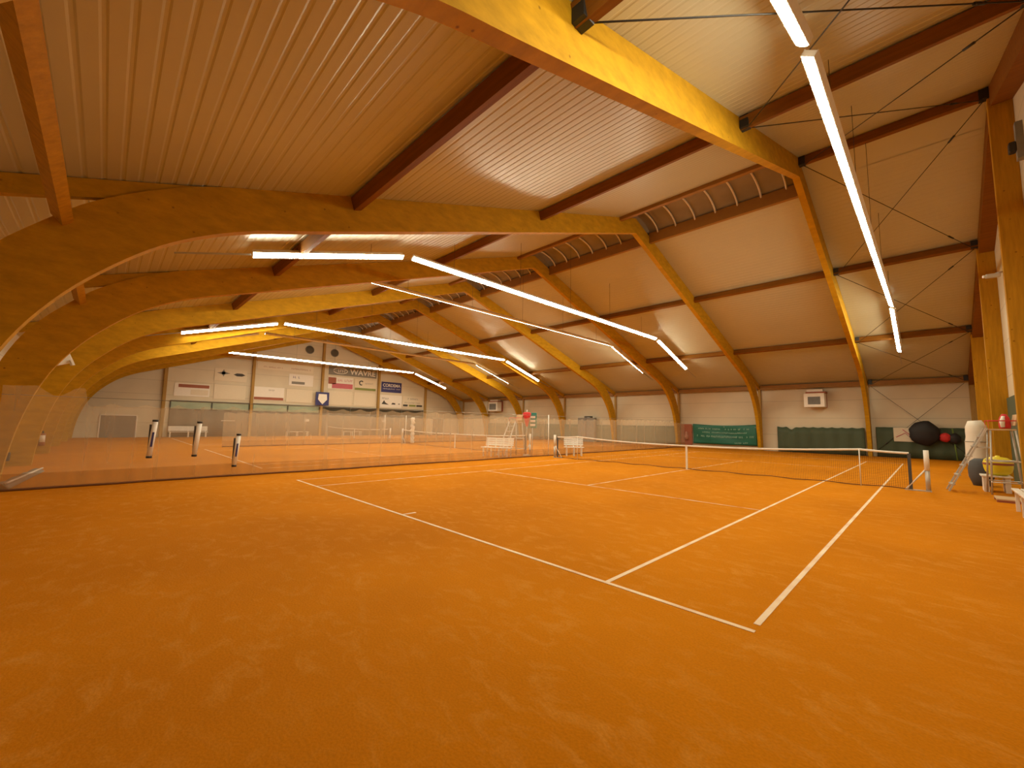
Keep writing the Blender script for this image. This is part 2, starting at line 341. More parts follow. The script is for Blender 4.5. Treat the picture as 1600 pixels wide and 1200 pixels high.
# ------------------------------------------------------------------ purlins, per bay
XB = [13.55] + AX
def bay_name(i):
    if i == 0: return 'between right gable and nearest arch'
    return 'between the %s and %s arches' % (ORD[i-1], ORD[i])
plines = [(-12.2, 'low on the camera-side slope'), (-6.15, 'halfway up the camera-side slope'),
          (6.15, 'halfway up the opposite roof slope'), (12.2, 'low on the opposite roof slope')]
for i in range(len(XB)-1):
    xa, xb = XB[i+1], XB[i]-.2*(i > 0)
    for d, nm in plines + ([(0, 'along the ridge')] if i == 0 else []):
        z = ztop(d)-.15; y = YC+d
        mb = MB().box(((xa+xb)/2, y, z-.02), (xb-xa, .16, .26), 0, 0, -math.copysign(math.atan(PITCH), d) if d else 0)
        o = mb.build('purlin', M_PURL, origin=(xa, y, z)); tag(o, 'timber roof purlin %s, %s' % (nm, bay_name(i)), 'beam', 'roof purlins')
    # eave beams
    mb = MB().b2(xa, xb, YF-.34, YF-.18, ztop(17.7)-.32, ztop(17.7)-.04)
    tag(mb.build('eave_beam', M_CURB, origin=(xa, YF-.26, 4.4)), 'eave beam on top of the opposite wall, %s' % bay_name(i), 'beam', 'eave beams')
    if i < 6:
        mb = MB().box(((xa+xb)/2, YC-16.38, 4.42), (xb-xa, .14, .19), 0, 0, .75)
        tag(mb.build('haunch_beam', M_POST, origin=(xa, YC-16.42, 4.5)), 'square beam resting on the left arch shoulders, %s' % bay_name(i), 'beam', 'beams on the arch shoulders')
# black steel shoes in the end bay
nodes_a = [(-12.2), (-6.15), 0, 6.15, 12.2, 17.55]
for d in nodes_a:
    for x, s_, nm in ((AX[0]+.09, 1, 'nearest timber arch'), (13.46, -1, 'right gable rafter')):
        z = ztop(d)-.17; y = YC+d
        mb = MB().b2(x-.09, x+.09, y-.10, y+.10, z-.14, z+.14)
        where = {-12.2: 'lowest on the camera side', -6.15: 'halfway up the camera side', 0: 'at the ridge', 6.15: 'halfway up the opposite slope', 12.2: 'low on the opposite slope', 17.55: 'at the opposite eave'}[d]
        tag(mb.build('steel_shoe', M_BLACK, origin=(x, y, z), bevel=.01), 'black steel purlin shoe on the %s, %s' % (nm, where), 'bracket', 'black purlin shoes')
# bracing rods of the end bay
def rod(p, q, lbl):
    p, q = Vector(p), Vector(q)
    t = thing('bracing_rod', lbl, 'rod', p, 'crossed bracing rods')
    MB().tube([p, q], .011, 6).build('rod', M_BLACK, t)
    m = p.lerp(q, .84); n = p.lerp(q, .87); MB().tube([m, n], .025, 8).build('turnbuckle', M_BLACK, t)
xa, xb = AX[0]+.1, 13.45
wn = ['lowest', 'lower middle', 'upper', 'ridge', 'middle far', 'eave']
for i in range(5):
    d0, d1 = nodes_a[i], nodes_a[i+1]
    nm = ['low camera-side roof bay', 'upper camera-side roof bay', 'upper opposite roof bay', 'middle opposite roof bay', 'lowest opposite roof bay'][i]
    rod((xa, YC+d0, ztop(d0)-.30), (xb, YC+d1, ztop(d1)-.30), 'thin bracing rod in the %s, one diagonal' % nm)
    rod((xa, YC+d1, ztop(d1)-.33), (xb, YC+d0, ztop(d0)-.33), 'thin bracing rod in the %s, other diagonal' % nm)
rod((xa, YF-.22, 4.25), (13.4, YF-.22, .25), 'bracing rod on the opposite wall falling from the arch to the corner')
rod((13.4, YF-.26, 4.25), (xa, YF-.26, .25), 'bracing rod on the opposite wall rising to the corner')
# ------------------------------------------------------------------ rooflights
for k in range(6):
    x0, x1 = AX[k+1], AX[k]-.2
    t = thing('rooflight', 'grey barrel rooflight along the ridge %s' % bay_name(k+1), 'skylight', (x0, YC, 10), 'ridge rooflights')
    def vault(u, v, r0=0):
        a = -1 + 2*v; return (x0+(x1-x0)*u, YC+1.28*a, ztop(1.28)+.05+.55*math.sqrt(max(0, 1-a*a*.98)))
    x1g = AX[k]
    MB().sheet(lambda u, v: (x0+(x1g-x0)*u,)+vault(u, v)[1:], 8, 20).build('glazing', M_SKY, t, solid=.01)
    if k in (0, 5):
        xe = AX[0]-.02 if k == 0 else AX[6]+.02
        pr = [(xe,)+vault(0, i/20)[1:] for i in range(21)]
        MB().add(pr+[(xe, YC+1.28, ztop(1.28)-.1), (xe, YC-1.28, ztop(1.28)-.1)], [tuple(range(23))]).build('end_panel', M_SKY, t, solid=.01)
    for j in range(7):
        xr = x0 + (x1-x0)*(j+.5)/7
        MB().tube([(xr, YC+1.22*a/10, ztop(1.28)+.0+.55*math.sqrt(1-(a/10)**2*.98)) for a in range(-10, 11)], .035, 8).build('rib', M_RIB, t)
    for sg, h in ((-1, .16), (1, .30)):
        MB().b2(x0, x1, YC+sg*1.26-.08, YC+sg*1.26+.08, ztop(1.26)-h, ztop(1.26)+.16).build('curb', M_CURB, t)
# ------------------------------------------------------------------ wall posts
for k, x in enumerate(AX):
    o = MB().b2(x-.18, x-.02, YF-.16, YF, 0, ztop(17.7)-.3).build('wall_post', M_POSTF, origin=(x-.1, YF-.08, 0))
    tag(o, 'slim timber wall post behind the foot of the %s arch on the opposite side' % ORD[k], 'post', 'opposite wall posts')
names = {-2: 'first', -1: 'second', 0: 'middle', 1: 'fourth', 2: 'fifth'}
for j in (-2, -1, 0, 1, 2):
    y = YC + 6.2*j; zt = ztop(6.2*j)-.35
    o = MB().b2(13.5, XN, y-.1, y+.1, 0, zt).build('gable_post', M_POST, origin=(13.8, y, 0), bevel=.01)
    tag(o, ['deep timber gable post on the right wall, closest to the camera', 'second deep timber gable post of the right wall from the camera', 'deep timber post under the ridge of the right gable, at the photo edge', 'deep timber gable post just right of the umpire chair ladder top', 'farthest deep timber gable post, beside the white tarpaulin roll'][j+2], 'post', 'right gable posts')
    z2 = ztop(6.2*j)-.1
    o = MB().b2(XF, XF+.28, y-.11, y+.11, 0, z2).build('gable_post', M_POSTF, origin=(XF+.14, y, 0))
    tag(o, 'slim brown gable post among the advertising signs, %s from the left' % names[j], 'post', 'far gable posts')
t = thing('gable_rafter', 'deep timber rafter under the roof edge at the right gable wall', 'beam', (13.8, YC, 0))
for sg in (-1, 1):
    MB().strip([(YC+sg*a, ztop(a)-.55) for a in (0, 9, 17.9)], [(YC+sg*a, ztop(a)-.01) for a in (0, 9, 17.9)], 13.55, XN).build('rafter', M_PURL, t)
o = MB().b2(13.55, 13.75, YF-.3, YF, 0, ztop(17.7)-.2).build('corner_post', M_POSTF, origin=(13.65, YF-.15, 0)); tag(o, 'timber corner post at the right end of the opposite wall', 'post')

# ------------------------------------------------------------------ strip lights
rows = [(11.05, -1, 'rightmost row over the near court'), (.05, 1, 'row left of the near court'),
        (-3.3, -1, 'thin row just past the gauze curtain'), (-13.9, 1, 'row across the middle court'),
        (-18.0, -1, 'turned-away row of the last court'), (-28.9, 1, 'farthest row before the signs')]
segs = [((-1.45, 5.80), (2.78, 7.03), 'camera-side drooping section'), ((3.15, 7.10), (20.65, 7.10), 'long level middle section'), ((20.95, 7.02), (25.15, 5.65), 'far drooping section')]
for X, s_, rn in rows:
    for (y0, z0), (y1, z1), sn in segs:
        if X == -28.9 and y0 < 0: continue
        p, q = Vector((X, y0, z0)), Vector((X, y1, z1))
        t = thing('strip_light', 'white LED strip light, %s, %s' % (sn, rn), 'light', p.lerp(q, .5), 'LED strip lights')
        tv = (q-p).normalized(); side = Vector((1, 0, 0)); dn = side.cross(tv); dn = -dn if dn.z > 0 else dn
        ang = math.radians(35)*s_
        nn = dn*math.cos(ang) + side*math.sin(ang); bb = nn.cross(tv).normalized()
        hw = .085
        vs = []; n = 7
        for a in (p, q):
            for i in range(n):
                th = -PI/2 + PI*i/(n-1); vs.append(a + bb*math.sin(th)*hw + nn*math.cos(th)*hw*.27)
        MB().add(vs, [(i, i+1, n+i+1, n+i) for i in range(n-1)] + [tuple(range(n)), tuple(range(n, 2*n))]).build('diffuser', M_LED, t)
        MB().beam(p-nn*.045, q-nn*.045, .19, .09, upv=nn).beam(p+bb*.095-nn*.05, q+bb*.095-nn*.05, .012, .10, upv=nn).beam(p-bb*.095-nn*.05, q-bb*.095-nn*.05, .012, .10, upv=nn).build('housing', M_WPAINT, t)
        k = 5 if y1-y0 > 10 else 2
        for i in range(k):
            c = p.lerp(q, (i+.5)/k) - nn*.09
            MB().tube([c, (c.x, c.y, ztop(c.y-YC))], .006, 5).build('hanger_wire', M_BLACK, t)
    for (y0, z0), (y1, z1), sd in (((-3.0, 5.38), (-1.5, 5.80), 'camera-side'), ((25.2, 5.66), (26.8, 5.2), 'far')):
        o = MB().beam((X, y0, z0), (X, y1, z1), .04, .04).build('light_track', M_STEEL, origin=(X, (y0+y1)/2, (z0+z1)/2))
        tag(o, 'thin unlit track at the %s end, %s' % (sd, rn), 'rail', 'unlit light track ends')

# ------------------------------------------------------------------ court lines
def line(x0, x1, y0, y1, cover, lbl):
    o = MB().b2(x0, x1, y0, y1, 0, .004).build('court_line', LINE[cover], origin=((x0+x1)/2, (y0+y1)/2, 0)); tag(o, lbl, 'line', 'court lines')
def court(X0, nm, cov):
    a, b, c = cov; h = .025; W = 10.97
    line(X0, X0+W, -.05, .0, a, 'white near baseline of the %s' % nm)
    line(X0, X0+W, 23.77, 23.82, c, 'faint far baseline of the %s' % nm)
    line(X0+9.6-h, X0+9.6+h, 0, 23.77, a, 'white right singles sideline of the %s' % nm)
    line(X0+1.37-h, X0+1.37+h, 0, 23.77, b, 'faint left singles sideline of the %s' % nm)
    line(X0+W-.05, X0+W, .12, 23.77, a, 'white right doubles sideline of the %s' % nm)
    line(X0, X0+.05, 0, 23.77, c, 'clay-covered left doubles sideline of the %s' % nm)
    line(X0+1.37, X0+9.6, 5.485-h, 5.485+h, b, 'dusty near service line of the %s' % nm)
    line(X0+1.37, X0+9.6, 18.285-h, 18.285+h, c, 'faint service line of the %s beyond the net' % nm)
    line(X0+5.485-h, X0+5.485+h, 5.485, 18.285, b, 'dusty centre service line of the %s' % nm)
    line(X0+5.485-h, X0+5.485+h, 0, .25, a, 'short centre mark on the baseline of the %s' % nm)
court(0, 'near court', (.08, .6, .8))
court(-14.45, 'middle court', (.35, .8, .8))
court(-29.1, 'last court by the signs', (.35, .8, .8))

# ------------------------------------------------------------------ nets
def net(X0, nm, sticks):
    y = YC; cx = X0+5.485; xl, xr = X0-.75, X0+11.55
    def top(x):
        pts = [(xl, 1.02)] + ([(X0+.46, 1.07)] if sticks else []) + [(cx, .914)] + ([(X0+10.51, 1.07)] if sticks else []) + [(xr, 1.02)]
        for (a, za), (b, zb) in zip(pts, pts[1:]):
            if a <= x <= b:
                f = (x-a)/(b-a); return za+(zb-za)*f - .05*(4*f*(1-f))*min(1, (b-a)/5)
        return 1.0
    t = thing('tennis_net', 'black tennis net with white top band across the %s' % nm, 'net', (cx, y, 0), 'tennis nets')
    MB().sheet(lambda u, v: (xl+(xr-xl)*u, y, .03+(top(xl+(xr-xl)*u)-.04)*v), 60, 2).build('netting', M_NET, t)
    MB().sheet(lambda u, v: (xl+(xr-xl)*u, y+.012*math.cos(v*2*PI), top(xl+(xr-xl)*u)-.03+.03*math.sin(v*2*PI)), 60, 8).build('top_band', M_WHITE, t)
    MB().b2(cx-.03, cx+.03, y-.02, y+.02, 0, .914).build('centre_strap', M_WPAINT, t)
    MB().tube([(xl+(xr-xl)*i/60, y+.01*math.sin(i*2.1), .035+.015*math.sin(i*.9)) for i in range(61)], .014, 6).build('bottom_cord', M_BROWNHEM, t)
    for x in (xl, xr): MB().b2(x-.035, x+.035, y-.015, y+.015, .02, .98).build('side_tape', M_DGREY, t)
    for x, sd, sg in ((X0-.914, 'left', 1), (X0+11.884, 'right', -1)):
        t = thing('net_post', 'white braced net post at the %s end of the %s net' % (sd, nm), 'post', (x, y, 0), 'net posts')
        MB().tube([(x, y, .0), (x, y, .55)], .05, 14).build('post_tube', M_GALV, t)
        MB().tube([(x, y, .55), (x, y, 1.09)], .055, 14).build('sleeve', M_WHITE, t)
        MB().tube([(x, y, .62), (x+sg*.42, y, .04)], .02, 8).build('brace', M_WHITE, t)
        MB().b2(x-.06, x+.06, y-.06, y+.06, 0, .03).b2(min(x, x+sg*.46), max(x, x+sg*.46), y-.03, y+.03, 0, .03).build('foot', M_GALV, t)
    if sticks:
        for x, sd in ((X0+.46, 'left'), (X0+10.51, 'right')):
            o = MB().tube([(x, y-.04, 0), (x, y-.04, 1.07)], .013, 8).build('singles_stick', M_WHITE, origin=(x, y-.04, 0)); tag(o, 'thin white singles stick propping the %s part of the near court net' % sd, 'stick', 'singles sticks')
net(0, 'near court', True); net(-14.45, 'middle court', False); net(-29.1, 'last court', False)

# ------------------------------------------------------------------ gauze curtains
def curtain(X, y0, y1, nm, m, left_peak):
    t = thing('divider_curtain', nm, 'curtain', (X, y0, 0), 'gauze court dividers')
    def top(y):
        z = 1.98 + .05*math.sin(y*.35)
        if left_peak and y < -4.2: z = 2.12 + .22*abs(math.cos((y+5.25)*2.6))
        return z - .09*abs(math.sin(y*PI/.62))**.8
    def fn(u, v):
        y = y0+(y1-y0)*u; return (X + .05*math.sin(y*1.1)*(1-.6*v) + .006*math.sin(y*5+v), y, .01+(top(y)-.01)*v)
    MB().sheet(fn, 420, 6).build('gauze', m, t)
    MB().sheet(lambda u, v: (X+.02+.05*math.sin((y0+(y1-y0)*u)*1.1)+.10*(1-v), y0+(y1-y0)*u, .008+.34*v), 300, 2).build('skirt', M_SKIRT, t)
    MB().tube([(X+.12+.05*math.sin((y0+(y1-y0)*i/150)*1.1)+.02*math.sin(i), y0+(y1-y0)*i/150, .025) for i in range(151)], .028, 6).build('hem_rope', M_BROWNHEM, t)  # weight rope, its dark brown also painting the shadow line along the hem
    MB().tube([(X, y0, 2.05), (X, y1, 2.02)], .006, 5).build('top_wire', M_STEEL, t)
curtain(-1.9, -5.45, 29.2, 'pale gauze divider curtain hanging between the near and middle courts', M_GAUZE, True)
curtain(-16.3, 1.0, 29.2, 'farther pale gauze divider curtain between the middle and last courts', M_GAUZE2, False)
for (x, y, l, c) in ((-1.72, 12.35, 'tall thin white pole holding the near gauze curtain beside the net', M_WHITE), (-16.0, 12.5, 'thin white pole holding the farther gauze curtain, right one', M_WHITE), (-17.2, 11.4, 'thin white pole holding the farther gauze curtain, left one', M_WHITE)):
    o = MB().tube([(x, y, 0), (x, y, 2.08)], .025, 10).build('curtain_pole', c, origin=(x, y, 0)); tag(o, l, 'pole', 'curtain poles')
o = MB().tube([(-15.7+.03*math.sin(i*1.3), 12.9+.03*math.cos(i*1.7), .02+i*.1) for i in range(20)], [.14+.03*math.sin(i*2.2) for i in range(20)], 12).build('gathered_net', M_ROLL, origin=(-15.7, 12.9, 0))
tag(o, 'gathered bundle of white netting beside the left end of the middle net', 'net')

# ball tubes hanging on the curtain
for i, (y, z0, z1, lb, l) in enumerate(((-2.95, .60, 1.55, True, 'leftmost white ball pick-up tube with dark label, hanging on the gauze curtain'),
        (-2.05, .60, 1.52, False, 'plain middle ball tube without label, hanging on the gauze curtain'),
        (-1.14, .28, 1.19, True, 'lowest white ball tube with dark stripe, right one on the gauze curtain'))):
    x = -1.66
    t = thing('ball_tube', l, 'tube', (x, y, z0), 'ball tubes')
    MB().tube([(x, y-.03, z0+.04), (x, y+.03, z1-.04)], .055, 14).build('tube', M_WHITE, t)
    for za, zb, dy in ((z0, z0+.05, -.03), (z1-.05, z1, .03)): MB().tube([(x, y+dy, za), (x, y+dy, zb)], .06, 14).build('end_cap', M_BLACK, t)
    if lb: MB().beam((x+.05, y-.014, z0+.28), (x+.05, y+.008, z0+.64), .04, .02, upv=(1, 0, 0)).build('label_band', M_NAVY, t)
    MB().b2(x-.09, x-.05, y-.07, y-.03, z0+.1, z1-.12).build('dark_strip', M_DGREY, t)  # dark strip along one side of the tube

# ------------------------------------------------------------------ benches, umpire chairs
def bench(lbl, loc, rz, L, back=True, group='white benches', legs=2):
    t = thing('bench', lbl, 'bench', loc, group, local=True, rz=rz)
    mb = MB()
    for i in range(4): mb.box((0, -.18+.12*i, .44), (L, .10, .035))
    mb.build('seat', M_WHITE, t, bevel=.006)
    if back:
        mb = MB()
        for i in range(4): mb.box((0, .24+.02*i, .56+.1*i), (L, .025, .085), 0, 0, -.15)
        mb.build('backrest', M_WHITE, t, bevel=.006)
    for i in range(legs):
        x = -L/2+.12+(L-.24)*i/(legs-1)
        for y in (-.17, .19): MB().box((x, y, .212), (.055, .055, .424)).build('leg', M_WHITE, t)
        if back: MB().box((x, .27, .62), (.045, .03, .5), 0, 0, -.15).build('back_support', M_WHITE, t)
    return t
def umpire(lbl, loc, rz):                       # ladder foot at -x, seat above the origin
    t = thing('umpire_chair', lbl, 'chair', loc, 'umpire chairs', local=True, rz=rz); t.scale = (1, 1, .96)
    w_ = .27
    for s_ in (-1, 1): MB().beam((-.95, s_*w_, .02), (-.18, s_*w_*.8, 1.78), .035, .07, upv=(0, 1, 0)).build('ladder_rail', M_GALV, t)
    for i in range(6):
        f = (i+.7)/6.6; MB().box((-.95+.77*f, 0, .02+1.76*f), (.09, 2*w_*(1-.2*f), .03)).build('rung', M_GALV, t)
    for x1, x2 in ((-.12, -.2), (.3, .42)):
        for s_ in (-1, 1): MB().tube([(x1, s_*w_*.8, 1.72), (x2, s_*(w_+.06), .02)], .02, 8).build('leg', M_GALV, t)
    MB().tube([(-.2, -.33, .9), (.37, -.33, .9), (.37, .33, .9), (-.2, .33, .9)], .015, 8).build('lower_rail', M_GALV, t)
    MB().tube([(-.2, -.33, .35), (.4, -.33, .35), (.4, .33, .35), (-.2, .33, .35)], .015, 8).build('lower_rail', M_GALV, t)
    MB().box((.08, 0, 1.74), (.48, .46, .04)).build('seat', M_WOODL, t, bevel=.01)
    MB().box((.33, 0, 2.0), (.03, .44, .30), 0, .15).build('backrest', M_WOODL, t, bevel=.01)
    for s_ in (-1, 1): MB().tube([(.32, s_*.25, 1.98), (-.15, s_*.25, 1.98), (-.15, s_*.25, 1.72)], .014, 8).build('armrest', M_RED, t)
    MB().box((-.25, 0, 1.25), (.26, .42, .025)).build('footrest', M_GALV, t)
    return t
umpire('grey metal umpire chair with ladder, by the right wall at the near court net', (13.2, 12.75, 0), .06)
umpire('pale metal umpire chair behind the gauze curtain next to the white bench', (-3.0, 11.2, 0), PI/2)
bench('white plastic bench with backrest in front of the distant umpire chair', (-2.75, 9.75, 0), .3, 1.55, True, legs=4)
bench('white bench with backrest just behind the left end of the near court net', (-1.05, 13.6, 0), .75, 1.0, True, legs=3)
bench('white slatted bench at the right edge, closest to the camera', (13.36, 8.75, 0), -PI/2, 2.0, False, legs=3)
bench('long white bench left of the window band at the foot of the sign wall', (-31.2, 1.2, 0), PI/2, 2.6, True, legs=3)
bench('small white backless bench under the window band, left of the hanging blue sign', (-31.3, 9.6, 0), PI/2, 2.1, False, legs=3)
bench('white backless bench under the window band behind the farthest net', (-31.3, 15.0, 0), PI/2, 2.1, False, legs=3)

# red folded parasol and score board by the distant umpire chair
t = thing('parasol', 'folded red parasol standing beside the distant umpire chair', 'parasol', (-2.3, 11.35, 0))
MB().tube([(-2.3, 11.35, 0), (-2.3, 11.35, 2.3)], .018, 8).build('pole', M_GALV, t)
MB().lathe([(.0, 1.45), (.05, 1.5), (.15, 1.85), (.22, 2.12), (.15, 2.18), (0, 2.2)], (-2.3, 11.35, 0), 8).build('canopy', M_RED, t)
MB().lathe([(0, 0), (.18, 0), (.18, .05), (.03, .08), (0, .08)], (-2.3, 11.35, 0)).build('base', M_GALV, t)
t = thing('score_board', 'teal score board with three white panels beside the red parasol', 'sign', (-2.28, 11.75, 0))
MB().tube([(-2.28, 11.75, 0), (-2.28, 11.75, 1.4)], .02, 8).build('pole', M_GALV, t)
R45 = math.radians(-45)
MB().box((-2.28, 11.75, 1.78), (.42, .05, .78), -R45).build('board', M_TEALS, t, bevel=.04)
for i in range(3): MB().box((-2.28+.03, 11.75-.03, 1.55+.2*i), (.28, .02, .11), -R45).build('panel', M_WHITE, t)

# ------------------------------------------------------------------ right wall corner
t = thing('tarpaulin_roll', 'tall white rolled tarpaulin standing upright by the right wall posts', 'tarpaulin', (13.12, 18.4, 0))
MB().tube([(13.12+.02*math.sin(i), 18.4, .0+i*.2) for i in range(11)], [.27, .28, .27, .28, .28, .27, .28, .27, .28, .26, .17], 20).build('roll', M_ROLL, t)
for z in (.5, 1.25): MB().tube([(13.12+.29*math.cos(a*PI/8), 18.4+.29*math.sin(a*PI/8), z) for a in range(17)], .012, 6).build('tie', M_MID, t)
t = thing('low_table', 'low white table with slab legs carrying the yellow ball basket', 'table', (13.25, 13.1, 0))
MB().b2(12.90, 13.46, 13.25, 13.9, .40, .44).build('table_top', M_WHITE, t, bevel=.01)
for x in (12.99, 13.37): MB().b2(x-.05, x+.05, 13.3, 13.85, 0, .40).build('leg', M_WPAINT, t)
t = thing('ball_basket', 'round yellow ball basket with lid resting on the low white table', 'basket', (13.24, 13.55, .44))
MB().lathe([(0, .44), (.15, .45), (.24, .53), (.27, .64), (.275, .72)], (13.24, 13.55, .0)).build('bowl', M_YEL, t)
MB().lathe([(.28, .72), (.285, .75), (.28, .78)], (13.24, 13.55, 0)).build('rim', M_BROWN, t)
MB().lathe([(.28, .78), (.25, .86), (.17, .92), (.05, .94), (.04, .97), (0, .98)], (13.24, 13.55, 0)).build('lid', M_YEL, t)
o = MB().lathe([(0, .0), (.18, .0), (.26, .25), (.27, .5), (.22, .72), (.12, .80), (0, .76)], (13.0, 15.1, 0), 14).build('equipment_sack', M_DGREY, origin=(12.95, 15.1, 0)); tag(o, 'slumped dark grey equipment sack behind the umpire chair ladder', 'sack')
t = thing('jacket', 'red and white jacket hung over the seat of the right umpire chair', 'jacket', (13.37, 12.86, 1.70))
MB().lathe([(0, 1.70), (.10, 1.705), (.11, 1.8), (.09, 1.98), (.04, 2.08), (0, 2.08)], (13.37, 12.86, 0), 10).build('body', M_RED, t)
MB().tube([(13.33, 12.77, 1.74), (13.32, 12.75, 1.88), (13.35, 12.79, 2.02)], [.04, .05, .03], 8).build('sleeve', M_WHITE, t)
t = thing('wooden_pallet', 'low pale wooden board on the clay between the benches at the right wall', 'board', (13.2, 11.3, 0))
MB().b2(13.0, 13.5, 11.0, 11.7, .05, .08).build('deck', M_WOODL, t)
for y in (11.05, 11.65): MB().b2(13.0, 13.5, y-.04, y+.04, 0, .05).build('runner', M_BROWN, t)
t = thing('court_brush', 'dark red court brush lying on the clay at the right photo edge', 'brush', (12.98, 5.5, 0))
MB().b2(12.86, 13.4, 5.45, 5.55, .03, .08).build('head', M_BROWN, t); MB().b2(12.87, 13.4, 5.46, 5.54, 0, .03).build('bristles', M_DGREY, t)
# devices on the right gable
t = thing('security_camera', 'small silver camera on an arm, on the timber post at the right edge', 'camera', (13.4, 11.95, 5.5))
MB().box((13.33, 11.90, 5.55), (.26, .10, .10), .2).build('camera_body', M_GALV, t, bevel=.02)
MB().tube([(13.5, 11.92, 5.62), (13.38, 11.92, 5.6)], .02, 8).build('arm', M_GALV, t)
MB().tube([(13.2, 11.87, 5.55), (13.16, 11.86, 5.55)], .035, 10).build('lens', M_WHITE, t)
t = thing('wall_lamp', 'dark unlit lamp on the right gable wall near the roof', 'lamp', (13.8, 11.0, 8.4))
MB().b2(13.80, 13.92, 10.9, 11.1, 8.0, 8.9).build('back_plate', M_INKG, t); MB().b2(13.68, 13.80, 10.9, 11.1, 8.2, 8.45).build('lamp_head', M_BLACK, t, bevel=.03)
t = thing('junction_box', 'white control box on the right wall above the dark green panel', 'box', (13.85, 14.3, 3.1))
MB().b2(13.76, 13.92, 14.1, 14.7, 2.75, 3.3).build('box_body', M_WPAINT, t, bevel=.02); MB().tube([(13.84, 14.2, 0), (13.84, 14.2, 2.75)], .03, 8).build('conduit', M_WOODL, t)
o = MB().b2(13.86, 13.915, 14.3, 17.9, 0, 2.75).build('wall_panel', M_DGREEN, origin=(14.08, 16, 0)); tag(o, 'dark green windbreak panel on the right wall between two posts', 'panel')

# ------------------------------------------------------------------ opposite wall
def tarp(x0, x1, z1, m, lbl, scal=.05, grp='green wall tarpaulins'):
    def fn(u, v):
        x = x0+(x1-x0)*u; zt = z1-scal*abs(math.sin(x*PI/.5))-(.16*max(0, 1-abs(x-x0-.85)/.3) if scal > .04 else 0)
        return (x, YF-.20+.025*math.sin(x*9)+.02*math.sin(x*3.1), .03+(zt-.03)*v)
    o = MB().sheet(fn, 90, 4).build('wall_tarpaulin', m, origin=((x0+x1)/2, YF-.2, 0), solid=.008); tag(o, lbl, 'tarpaulin', grp)
tarp(4.45, 9.1, 1.72, M_DGREEN, 'dark green scalloped tarpaulin on the opposite wall under the white heater', .05)
tarp(9.62, 13.4, 1.78, M_DGREEN, 'dark green tarpaulin on the opposite wall in the right corner', .01)
tarp(-8.2, -2.6, 1.62, M_GGREEN, 'grey green tarpaulin on the opposite wall beside the teal banner', .01)
tarp(-14.2, -8.5, 1.62, M_GGREEN, 'grey green tarpaulin behind the grey locker on the opposite wall', .01)
tarp(-20.1, -14.5, 1.62, M_GGREEN, 'grey green tarpaulin of the opposite wall behind the distant umpire chair', .01)
tarp(-26, -20.4, 1.62, M_GGREEN, 'grey green tarpaulin of the opposite wall below the small distant heater', .01)
t = thing('banner', 'creased teal banner with pale lettering hung on the opposite wall', 'banner', (1.0, YF-.3, 1))
MB().sheet(lambda u, v: (-1.3+4.5*u, YF-.24+.03*math.sin(u*9+v*5), .30+(1.52-.10*math.sin(u*PI)*v)*v), 50, 12).build('cloth', M_TEAL, t, solid=.006)
for hx in (-1.2, 1.0, 3.1): MB().b2(hx-.02, hx+.02, YF-.25, YF, 1.6, 1.64).build('hook', M_GALV, t)
random.seed(3)
for z, x0, x1, h in ((1.50, -.9, 2.75, .10), (1.22, -.6, 2.5, .08), (.93, -1.0, 3.0, .13), (.50, 1.7, 2.5, .07)):
    mb = MB(); x = x0
    while x < x1:                                  # blurred lettering: word-like runs of short strokes
        wd = random.uniform(.05, .10)
        if random.random() < .86:
            mb.box((x+wd/2, YF-.29, z-.06*math.sin((x+1.3)/4.5*PI)), (.04, .01, h)); mb.box((x+wd/2+.02, YF-.29, z+random.choice((-.4, 0, .4))*h-.06*math.sin((x+1.3)/4.5*PI)), (wd*.9, .01, .04))
        x += wd+.02
    mb.build('lettering', M_TEALT, t)
t = thing('poster', 'reddish poster with a blurred figure left of the teal banner', 'poster', (-1.9, YF-.2, .9))
MB().b2(-2.32, -1.42, YF-.2, YF-.17, .15, 1.8).build('sheet', M_BROWN, t)
MB().lathe([(0, -.02), (.16, 0), (.2, .3), (.1, .48), (.12, .6), (0, .7)], (-1.85, YF-.2, .55), 10).build('figure_print', M_SKIN, t)
t = thing('locker', 'tall grey locker with dark top on the opposite wall behind the gauze', 'locker', (-11.3, YF-.4, 0))
MB().b2(-12.25, -10.35, YF-.62, YF-.22, 0, 2.25).build('body', M_MID, t); MB().b2(-11.31, -11.29, YF-.64, YF-.62, .05, 2.2).build('door_gap', M_INK, t)
MB().b2(-11.5, -10.8, YF-.6, YF-.25, 2.25, 2.42).build('top_box', M_BLACK, t)
def heater(x0, x1, z0, z1, lbl):
    t = thing('heater', lbl, 'heater', ((x0+x1)/2, YF-.5, z0), 'wall heaters')
    MB().b2(x0, x1, YF-.95, YF-.25, z0, z1-.2).build('casing', M_WPAINT, t, bevel=.03)
    MB().b2(x0+.22, x1-.22, YF-.97, YF-.94, z0+.18, z1-.42).build('grille', M_MID, t)
    mb = MB()
    for i in range(6): mb.b2(x0+.22, x1-.22, YF-.985, YF-.97, z0+.2+i*(z1-z0-.64)/6, z0+.23+i*(z1-z0-.64)/6)
    mb.build('louvres', M_DGREY, [c for c in t.children if c.name.startswith('grille')][0])
    MB().b2(x0+.1, x1+.05, YF-.9, YF-.1, z1-.2, z1-.1).b2(x0+.2, x0+.3, YF-.25, YF, z0, z1-.1).b2(x1-.1, x1, YF-.25, YF, z0, z1-.1).build('bracket', M_BROWN, t)
    MB().b2(x0+.15, x1-.1, YF-.8, YF-.3, z1-.1, z1+.06).build('pipe_box', M_WPAINT, t)
heater(6.2, 7.3, 3.0, 4.1, 'white box heater with grey grille high on the opposite wall')
heater(-25.2, -23.6, 3.0, 4.3, 'small distant grey-white heater high on the opposite wall')
